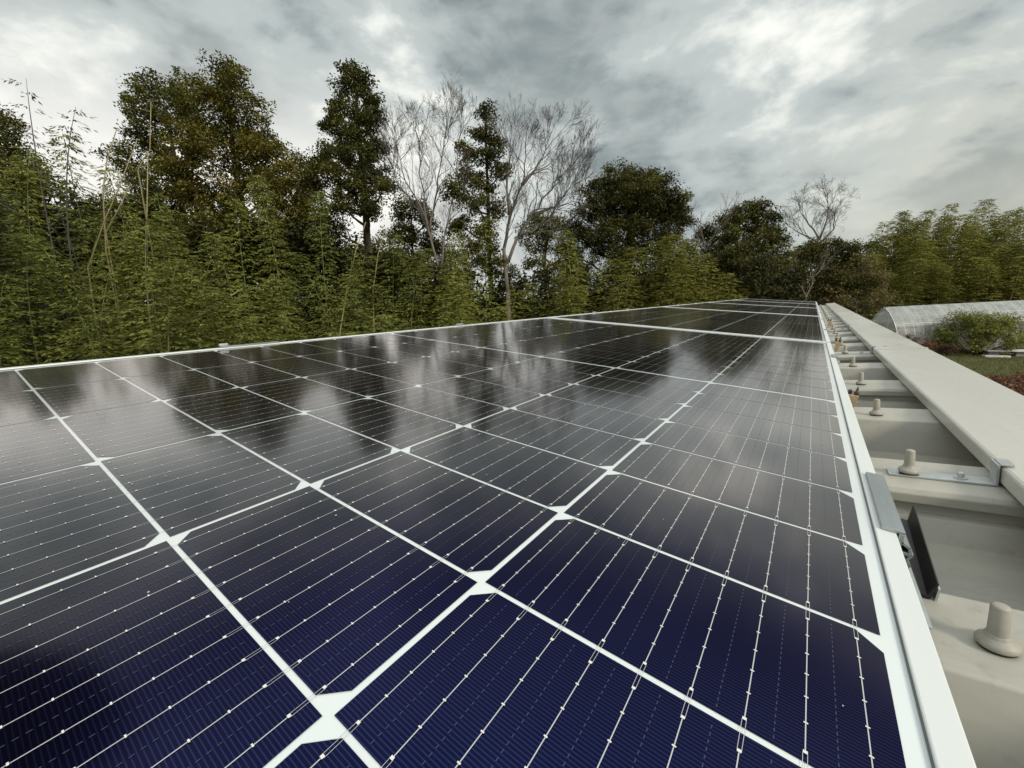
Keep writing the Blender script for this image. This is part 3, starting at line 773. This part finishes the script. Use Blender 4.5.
# bare leaning canes
CANES = [([(106, 250), (103, 190), (107, 160), (117, 128)], 9.0, 'bent dry yellow bamboo cane leftmost above the thicket'),
         ([(88, 268), (104, 222), (118, 190), (137, 140)], 8.8, 'long leaning dry bamboo cane, second from the left'),
         ([(106, 232), (118, 210), (131, 183)], 8.6, 'short leaning dry bamboo cane beside the upright pole'),
         ([(138, 170), (143, 160), (150, 150), (151, 102)], 9.4, 'kinked dry bamboo cane rising into the brown cedar'),
         ([(147, 262), (147, 215), (148, 152)], 8.5, 'straight upright dry bamboo pole in the left thicket'),
         ([(340, 332), (347, 290), (356, 250), (366, 222)], 9.6, 'arching dry bamboo cane below the tall dark conifer'),
         ([(374, 330), (373, 290), (378, 255), (384, 232)], 9.9, 'thin dry bamboo cane right of the tall conifer trunk'),
         ([(150, 342), (190, 322), (243, 288)], 7.9, 'fallen dry bamboo cane slanting low across the thicket')]
for (pp, D, lab) in CANES:
    P = [ray(a_, b_, D) for a_, b_ in pp]; base = Vector((P[0].x, P[0].y, 0))
    D += 1.1
    P = [ray(a_, b_, D) for a_, b_ in pp]; base = Vector((P[0].x, P[0].y, 0))
    root = thing('bamboo_cane', lab, 'bamboo cane', Matrix.Translation(base), 'dry bamboo canes')
    c = MB(); L = [p - base for p in P]
    if L[0].z > .3 and 'fallen' not in lab: L = [Vector((L[0].x - (L[1].x - L[0].x) * .5, L[0].y - (L[1].y - L[0].y) * .5, 0))] + L
    n = len(L); c.tube(L, [.019 - .010 * i / (n - 1) for i in range(n)], 7); c.build('culm', M_CULMY, root, smooth=True)
    for i in range(4):
        q = rr.uniform(.45, .98) * (n - 1); a_ = int(q); p = L[a_].lerp(L[min(a_ + 1, n - 1)], q - a_)
        d = Vector((rr.uniform(-1, 1), rr.uniform(-1, 1), rr.uniform(.2, .9))) * rr.uniform(.12, .35)
        MB().tube([p, p + d * .6, p + d + Vector((0, 0, -.03))], [.006, .004, .002], 4).build('side_twig', M_CULMY, root)

# ------------------------------------------------------------------ big trees
leafy_tree('cedar_tree', 'broad dark cedar with two peaks, left of the rust brown cedar', 17.5, (162, 84),
    [(150, 88, 20, 16), (180, 92, 20, 18), (134, 108, 13, 11), (165, 115, 30, 22), (134, 136, 16, 14), (156, 150, 28, 24), (122, 160, 18, 14), (194, 104, 16, 16), (190, 132, 22, 20), (150, 190, 34, 28), (174, 205, 38, 34), (140, 225, 32, 28), (165, 250, 40, 34)], L_CEDD, seed=21, leaf=.17, dens=.85, tr=.22)
leafy_tree('cedar_tree', 'tall rust brown cedar with open crown above the left thicket', 16.0, (222, 62),
    [(220, 72, 14, 14), (238, 84, 16, 14), (206, 92, 14, 14), (250, 106, 16, 14), (222, 105, 24, 20), (196, 122, 20, 18), (258, 130, 16, 14), (232, 135, 30, 24), (205, 155, 32, 26), (262, 158, 26, 22), (236, 175, 34, 28), (285, 180, 22, 18), (274, 156, 16, 14), (300, 205, 24, 20), (190, 185, 26, 24), (210, 200, 36, 28), (258, 208, 34, 26), (232, 240, 44, 34), (275, 235, 30, 26)], L_CED, seed=22, leaf=.17, dens=.8, tr=.22)
leafy_tree('cedar_tree', 'small dark cedar between the brown cedar and the tall conifer', 19, (300, 150),
    [(298, 160, 12, 10), (306, 178, 18, 12), (288, 190, 18, 14), (312, 200, 20, 16), (296, 222, 28, 22), (320, 240, 26, 22), (290, 255, 36, 28)], L_CEDD, seed=23, leaf=.17, dens=.75, tr=.14)
leafy_tree('conifer_tree', 'tallest dark conifer with a narrow ragged crown standing alone', 16.5, (354, 62),
    [(350, 70, 12, 8), (360, 82, 14, 9), (343, 88, 12, 9), (368, 98, 13, 9), (338, 108, 16, 9), (360, 112, 20, 11), (326, 122, 11, 8), (374, 122, 14, 9), (350, 130, 24, 13), (334, 146, 20, 11), (372, 148, 17, 11), (352, 160, 28, 14), (318, 156, 13, 8), (330, 174, 22, 12), (378, 172, 15, 11), (355, 185, 30, 14), (312, 186, 13, 9), (384, 188, 15, 8), (340, 205, 26, 12), (372, 208, 20, 11), (330, 226, 16, 10)], L_CEDD, seed=24, leaf=.16, dens=.9, sub_r=.36, tr=.24, bark=M_BARK)
leafy_tree('evergreen_tree', 'slim open evergreen between the two bare trees', 16.2, (486, 108),
    [(486, 116, 8, 9), (480, 134, 12, 9), (492, 142, 11, 8), (470, 150, 13, 10), (488, 160, 15, 11), (500, 172, 11, 9), (464, 172, 15, 11), (482, 182, 18, 12), (454, 192, 15, 11), (474, 204, 20, 13), (498, 208, 12, 11), (458, 222, 20, 13), (484, 232, 18, 14), (470, 252, 22, 16), (492, 262, 16, 16)], L_OAK, seed=25, leaf=.16, dens=.62, sub_r=.34, tr=.13)
leafy_tree('evergreen_tree', 'small dark evergreen below the left bare tree', 18.5, (410, 200),
    [(404, 208, 14, 10), (418, 212, 14, 10), (428, 224, 12, 10), (400, 224, 14, 12), (412, 240, 20, 14), (436, 246, 16, 14), (400, 262, 24, 18)], L_OAK, seed=26, leaf=.17, dens=.8, tr=.12)
leafy_tree('evergreen_tree', 'small dark evergreen seen through the forked bare tree', 19.5, (545, 212),
    [(538, 220, 14, 10), (554, 226, 14, 10), (530, 236, 12, 9), (548, 240, 16, 12), (564, 256, 16, 12), (536, 258, 16, 14), (550, 276, 22, 18)], L_OAK, seed=27, leaf=.17, dens=.7, tr=.12)
leafy_tree('oak_tree', 'big round dark evergreen oak right of the forked bare tree', 19.5, (632, 172),
    [(620, 176, 24, 13), (645, 178, 24, 13), (600, 188, 22, 14), (662, 192, 20, 14), (630, 192, 32, 16), (588, 206, 18, 14), (674, 210, 16, 13), (610, 210, 26, 16), (650, 212, 28, 16), (580, 226, 18, 15), (632, 226, 24, 14), (672, 230, 18, 13), (592, 245, 20, 15), (658, 246, 20, 12), (570, 250, 16, 16), (580, 272, 22, 18), (618, 258, 20, 14), (684, 222, 8, 8), (632, 245, 24, 14), (612, 232, 22, 14), (640, 205, 30, 18), (668, 205, 20, 16)], L_OAKD, seed=28, leaf=.17, dens=1.0, sub_r=.40, tr=.3, flat=.75)
leafy_tree('evergreen_tree', 'wide dark evergreen with stepped crown behind the far panels', 21, (748, 206),
    [(746, 212, 18, 12), (732, 222, 18, 13), (762, 222, 18, 12), (718, 240, 20, 16), (748, 240, 28, 18), (772, 242, 14, 13), (704, 234, 9, 8), (738, 262, 30, 20), (770, 262, 18, 18), (712, 262, 22, 18), (762, 284, 24, 20), (700, 280, 24, 20)], L_OAK, seed=29, leaf=.18, dens=1.05, sub_r=.42, tr=.22)
leafy_tree('evergreen_tree', 'paler bushy evergreen just behind the end of the panels', 18.5, (735, 246),
    [(735, 254, 18, 10), (722, 268, 20, 14), (748, 268, 20, 14), (735, 284, 30, 18), (760, 292, 22, 16), (712, 292, 22, 16)], leafmat('pale_evergreen_leaf', (0.06, 0.062, 0.024), (0.155, 0.145, 0.05), .2), seed=30, leaf=.16, dens=1.0, sub_r=.36, tr=.12)
leafy_tree('evergreen_tree', 'low dark evergreen under the vase shaped bare tree', 24, (832, 238),
    [(826, 246, 14, 9), (842, 250, 13, 10), (812, 258, 18, 12), (838, 266, 20, 13), (800, 276, 22, 16), (826, 284, 26, 16), (852, 284, 18, 14), (786, 290, 20, 14)], L_OAK, seed=31, leaf=.2, dens=.9, sub_r=.45, tr=.15)
leafy_tree('dry_thicket', 'brown dry thicket beyond the end of the roof', 23, (862, 262),
    [(860, 268, 14, 9), (848, 280, 18, 12), (872, 282, 16, 12), (838, 296, 18, 10), (862, 300, 22, 12), (884, 300, 16, 12), (815, 300, 16, 9)], L_DRY, seed=32, leaf=.16, dens=.6, sub_r=.5, tr=.06, cat='thicket')
leafy_tree('evergreen_tree', 'loose dark evergreen cut by the left edge of the picture', 13, (-18, 98), [(-22, 106, 20, 14), (2, 124, 14, 12), (-40, 130, 26, 20), (14, 148, 15, 13), (-8, 150, 24, 18), (28, 168, 18, 14), (2, 178, 30, 20), (-40, 170, 36, 26), (46, 184, 18, 12)], L_OAK, seed=33, leaf=.14, dens=.7, sub_r=.34, tr=.12)
# further evergreens that close the gaps between the tall trees
for i, (xx, tp, D, w_) in enumerate([(60, 205, 19, 30), (100, 190, 21, 26), (285, 222, 21, 28), (325, 232, 21, 30), (390, 228, 22, 26), (428, 238, 22, 22), (455, 248, 22, 24), (510, 262, 23, 20), (575, 262, 23, 26), (655, 244, 24, 30), (690, 240, 25, 24), (625, 250, 25, 26)]):
    leafy_tree('evergreen_tree', 'background evergreen closing the gaps behind the tall trees', D, (xx, tp), [(xx, tp + 10, w_ * .5, 11), (xx - w_ * .4, tp + 26, w_ * .6, 15), (xx + w_ * .4, tp + 28, w_ * .6, 15), (xx, tp + 48, w_, 20), (xx, tp + 74, w_, 20)], L_OAK, seed=500 + i, leaf=.18, dens=.8, tr=.12, group='background evergreens', n_leaf=70)
# added tree out of view at left, stands in for the photographer's dark reflection
dq = DECK.to_3x3() @ Vector((-.80, -.05, .62)); pq = CAMP + dq * 9.5
qb = Vector((pq.x, pq.y, 0)); qr = np.random.default_rng(77)
qt = thing('evergreen_tree', 'added unseen tree at the left, made only to darken the lower left glass', 'tree', Matrix.Translation(qb))
ql = [((0, 0, pq.z), (.95, .85, .9)), ((-.3, -1.0, pq.z + .3), (.9, 1.0, .9)), ((-.4, -1.9, pq.z - .1), (.9, 1.0, .8))]
V, F, T = clump_leaves(ql, [130, 90, 70], 120, .16, .5, qr)
qm = MB(); qm.tube([(0, -.5, 0), (.1, -.5, pq.z * .5), (0, -.4, pq.z)], [.16, .12, .05], 8)
for c_, _ in ql: limb(qm, (0, -.45, pq.z * .7), c_, .07, .03, qr)
qm.build('trunk', M_BARK, qt, smooth=True); fast_mesh('crown', V, F, L_OAK, qt, T)
# bare trees
bare_tree('bare tree with upright fan of twigs right of the tallest conifer', 16.4,
    [[(440, 272), (432, 240), (420, 205), (404, 180), (398, 152)], [(432, 240), (424, 205), (418, 170), (416, 138)], [(420, 205), (408, 194), (396, 184), (390, 166)], [(430, 232), (436, 200), (440, 170), (446, 142)], [(440, 272), (446, 235), (455, 195), (460, 145)]], 41, lev=5, r0=.055, spread=.6, ratio=.78, up=.05, L0=.68)
bare_tree('big forked bare tree with wide crown of fine twigs', 16.0,
    [[(508, 292), (504, 250), (510, 215), (522, 185), (526, 156)], [(508, 262), (516, 240), (534, 214), (546, 198), (556, 184)], [(510, 215), (507, 190), (510, 156)], [(522, 185), (536, 168), (546, 148)], [(534, 214), (550, 208), (562, 198)], [(520, 235), (532, 232), (548, 220), (556, 208)]], 42, lev=5, r0=.085, spread=.6, ratio=.78, up=.05, L0=.64)
bare_tree('vase shaped bare tree with a few leaves left of the right grove', 26.5,
    [[(822, 292), (822, 262), (820, 236)], [(820, 240), (812, 224), (806, 210)], [(820, 238), (822, 222), (818, 206)], [(821, 242), (830, 230), (828, 216)], [(820, 244), (806, 234), (796, 226)]], 43, lev=5, r0=.075, spread=.8, ratio=.76, up=.02, L0=.6)
bare_tree('small pale bare tree between the round oak and the wide evergreen', 20.5,
    [[(706, 270), (706, 250), (702, 232)], [(706, 252), (698, 240), (692, 228)], [(706, 246), (712, 236), (714, 224)]], 44, lev=3, r0=.05, spread=.7, ratio=.7, up=.05, L0=.6)
bare_tree('low bare shrub of pale branches beside the far roof end', 21.5,
    [[(806, 298), (802, 288), (796, 278)], [(806, 298), (812, 286), (816, 276)], [(806, 298), (798, 292), (790, 288)]], 45, lev=3, r0=.04, spread=.8, ratio=.7, up=.02, L0=.7)

# ------------------------------------------------------------------ right grove
LAB_R = 'tall sunlit bamboo plume in the grove beyond the greenhouse'
RT = [(840, 250), (852, 240), (866, 228), (880, 218), (900, 214), (920, 216), (940, 212), (960, 210), (985, 210), (1010, 212), (1200, 208)]
for (D, step, a0, a1, dr) in [(30, 19, 884, 1240, 44), (32.5, 14, 876, 1200, 20), (36, 12, 852, 1180, 6), (40, 11, 840, 1150, -5)]:
    x = a0
    while x < a1:
        xx = x + rr.uniform(-9, 9); dd = D + rr.uniform(-1.5, 1.5)
        tp = float(np.interp(xx, [a_ for a_, _ in RT], [b_ for _, b_ in RT])) + dr + rr.uniform(-7, 8)
        plant(FULLR, on_ground(xx, dd), top_scale(xx, tp, dd), LAB_R, 'bamboo in the right grove', w_scale=rr.uniform(1.45, 1.95), rng=rr)
        x += step
# dense understorey that closes the thickets
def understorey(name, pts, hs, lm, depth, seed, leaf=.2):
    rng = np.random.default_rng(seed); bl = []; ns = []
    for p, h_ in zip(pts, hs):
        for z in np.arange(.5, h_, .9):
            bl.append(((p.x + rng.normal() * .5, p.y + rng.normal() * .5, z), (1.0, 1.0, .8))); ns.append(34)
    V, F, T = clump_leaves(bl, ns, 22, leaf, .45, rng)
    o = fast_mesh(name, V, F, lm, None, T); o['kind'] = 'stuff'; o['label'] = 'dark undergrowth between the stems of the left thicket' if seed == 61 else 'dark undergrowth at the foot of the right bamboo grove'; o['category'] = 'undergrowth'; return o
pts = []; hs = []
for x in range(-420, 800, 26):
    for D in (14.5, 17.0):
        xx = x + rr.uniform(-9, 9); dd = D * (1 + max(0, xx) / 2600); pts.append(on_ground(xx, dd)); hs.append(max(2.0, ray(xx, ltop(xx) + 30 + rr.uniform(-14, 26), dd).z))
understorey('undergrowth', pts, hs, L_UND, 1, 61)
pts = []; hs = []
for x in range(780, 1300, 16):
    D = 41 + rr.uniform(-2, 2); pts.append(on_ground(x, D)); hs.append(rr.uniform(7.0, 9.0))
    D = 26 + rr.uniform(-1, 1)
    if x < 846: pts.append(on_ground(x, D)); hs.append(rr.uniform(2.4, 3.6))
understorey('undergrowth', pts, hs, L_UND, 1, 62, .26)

# ------------------------------------------------------------------ greenhouse
GA = ray(886.5, 307, 26.0); gb = Vector((GA.x, GA.y, 0))
GR = ray(1024, 300, 25.2)
ax = Vector((GR.x - GA.x, GR.y - GA.y, 0)).normalized()
gz = math.atan2(ax.y, ax.x)
slope = (GR.z - GA.z) / (Vector((GR.x - GA.x, GR.y - GA.y)).length)
gh = thing('greenhouse', 'long arched greenhouse covered in milky plastic film beyond the roof', 'greenhouse', Matrix.Translation(gb) @ Matrix.Rotation(gz, 4, 'Z') @ Matrix.Rotation(-math.atan(slope), 4, 'Y'))
GH = GA.z; GW = 1.4
def arch(n=20):
    o = []
    for i in range(n + 1):
        q = 2 * i / n - 1; sg = 1 if q > 0 else -1
        zz = 1 - abs(q) ** 1.7
        o.append((sg * GW * (1 - zz ** 2.3) ** .85 if abs(q) > 1e-6 else 0, zz * GH))
    return o
A = arch(); LG = 34
mb = MB(); NX = 68
vv = [(LG * i / NX, y, z + .012 * math.sin(i * 3.1416)) for i in range(NX + 1) for y, z in A]; k = len(A)
def film(js, nm, mt):
    q = MB(); q.add(vv, [(i * k + j, (i + 1) * k + j, (i + 1) * k + j + 1, i * k + j + 1) for i in range(NX) for j in js]); q.build(nm, mt, gh, smooth=True)
lowj = [j for j in range(k - 1) if max(A[j][1], A[j + 1][1]) < GH * .66]
film([j for j in range(k - 1) if j not in lowj], 'film_cover', M_FILM)
film([j for j in lowj if j < k // 2], 'side_curtain', M_CURT); film([j for j in lowj if j > k // 2], 'side_curtain', M_CURT)
e = MB(); e.add([(0.01, y, z) for y, z in A], [tuple(range(k))]); e.build('end_film', M_CURT, gh)
hm = MB()
for i in range(0, 69):
    hm.tube([(LG * i / 68, y * .985, z * .99) for y, z in A], .022 if i else .03, 5)
hm.build('hoops', M_HOOP, gh)
hm = MB(); hm.tube([(-.03, -GW * .97, GH * .5), (-.03, GW * .97, GH * .5)], .025, 5); hm.tube([(-.03, -.45, 0), (-.03, -.45, GH * .9)], .022, 5); hm.tube([(-.03, .45, 0), (-.03, .45, GH * .9)], .022, 5)
hm.build('end_frame', M_HOOP, gh)
hm = MB()
for sgn in (-1, 1):
    hm.tube([(0, sgn * GW * 1.02, GH * .64), (LG, sgn * GW * 1.0, GH * .64)], .022, 5)
    hm.tube([(0, sgn * GW * .80, GH * .80), (LG, sgn * GW * .80, GH * .80)], .015, 5)
hm.build('side_rail', M_HOOP, gh)

# ------------------------------------------------------------------ garden on the right
def bush(name, label, D, px_, top, rx, lm, seed, group=None, leaf=.11, n=14, dens=1.0, base_py=352, tr=.05, cat='bush', sub_r=.28):
    b0 = on_ground(px_, D, base_py); rng = np.random.default_rng(seed)
    root = thing(name, label, cat, Matrix.Translation(b0), group)
    H = ray(px_, top, D).z; R = rx * D / FPX
    bl = []; ns = []; mb_ = MB()
    for i in range(n):
        a_ = rng.uniform(0, 6.28); q = rng.random() ** .5; z = H * rng.uniform(.32, .86) * (1 - .35 * q * q)
        p = np.array([math.cos(a_) * R * q * .78, math.sin(a_) * R * q * .78, z]); s_ = R * rng.uniform(.24, .38)
        bl.append((p, (s_, s_, min(s_, H * .22)))); ns.append(int(16 * dens))
        limb(mb_, (rng.normal() * .03, rng.normal() * .03, 0), p, tr, .010, rng, wob=.12, n=5, seg=5)
        for kk in range(3):
            limb(mb_, p, p + np.array([rng.normal() * s_, rng.normal() * s_, abs(rng.normal()) * s_]), .010, .004, rng, n=3, seg=3)
    V, F, T = clump_leaves(bl, ns, 22, leaf, sub_r, rng)
    mb_.build('stems', M_BARK, root, smooth=True); fast_mesh('foliage', V, F, lm, root, T); return root
bush('garden_bush', 'round green garden bush in front of the greenhouse on the lawn', 24, 976, 304, 36, L_BUSH, 71, dens=1.7, n=30)
bush('garden_bush', 'wider green bush cut by the right edge, behind the white board', 26, 1042, 310, 40, L_BUSH, 72, dens=1.6, n=30)
for i, (xx, D, tp, rx) in enumerate([(905, 24.5, 332, 9), (917, 24, 333, 9), (929, 24.2, 334, 9), (941, 24.8, 333, 9), (925, 23.2, 342, 7), (911, 23.6, 341, 7), (948, 23.6, 341, 7)]):
    bush('dry_shrub', 'reddish dry shrub at the foot of the greenhouse', D, xx, tp, rx, L_RED, 80 + i, 'dry shrubs before the greenhouse', leaf=.08, n=7, dens=.45, tr=.014, cat='shrub', sub_r=.2)
# white board on blocks
wb = thing('white_board', 'white board lying on two concrete blocks on the lawn', 'board', Matrix.Translation(on_ground(1017, 22.5)) @ Matrix.Rotation(RAD(20), 4, 'Z'))
MB().box(-1.0, 1.0, -.35, .35, .30, .37).build('board', M_WHITE, wb, bevel=.01)
for s_ in (-1, 1): MB().box(s_ * .6 - .22, s_ * .6 + .22, -.2, .2, 0, .298).build('support_block', M_BLOCK, wb, bevel=.01)
MB().box(-1.3, -.2, -.75, -.42, 0, .12).build('kerb_slab', M_WHITE, wb, bevel=.01)
# reddish ground cover and lawn grass
rng = np.random.default_rng(91)
def scatter(name, label, n, px_r, D_r, lm, hmin, hmax, wfac, seed, flat=False):
    rng = np.random.default_rng(seed)
    C = np.zeros((n, 3))
    xs = rng.uniform(*px_r, n); Ds = rng.uniform(*D_r, n)
    for i in range(n):
        p = ray(xs[i], 330, Ds[i]); C[i] = (p.x, p.y, 0)
    h_ = rng.uniform(hmin, hmax, n)
    if flat: C[:, 2] = rng.random(n) ** .8 * hmax * (.75 + .25 * np.sin(C[:, 0] * 2.3) * np.cos(C[:, 1] * 1.9)); D = rand_dirs(n, rng); D[:, 2] *= .5; D = unit(D); h_ = rng.uniform(.06, .13, n)
    else:
        D = unit(np.stack([rng.normal(size=n) * .35, rng.normal(size=n) * .35, np.ones(n)], 1)); C += D * h_[:, None] * .5
    S = unit(np.cross(D, rand_dirs(n, rng)))
    V, F = leaf_geo(C, D, S, h_, h_ * wfac)
    o = fast_mesh(name, V, F, lm, None, rng.random(n)); o['kind'] = 'stuff'; o['label'] = label; o['category'] = name.replace('_', ' ')
scatter('grass', 'short winter grass on the lawn', 60000, (880, 1130), (13, 27), L_GR, .05, .13, .18, 92)
scatter('ground_cover', 'reddish brown ground cover beside the roof', 30000, (930, 1150), (8.5, 16.5), L_RED, .1, .45, .6, 93, True)
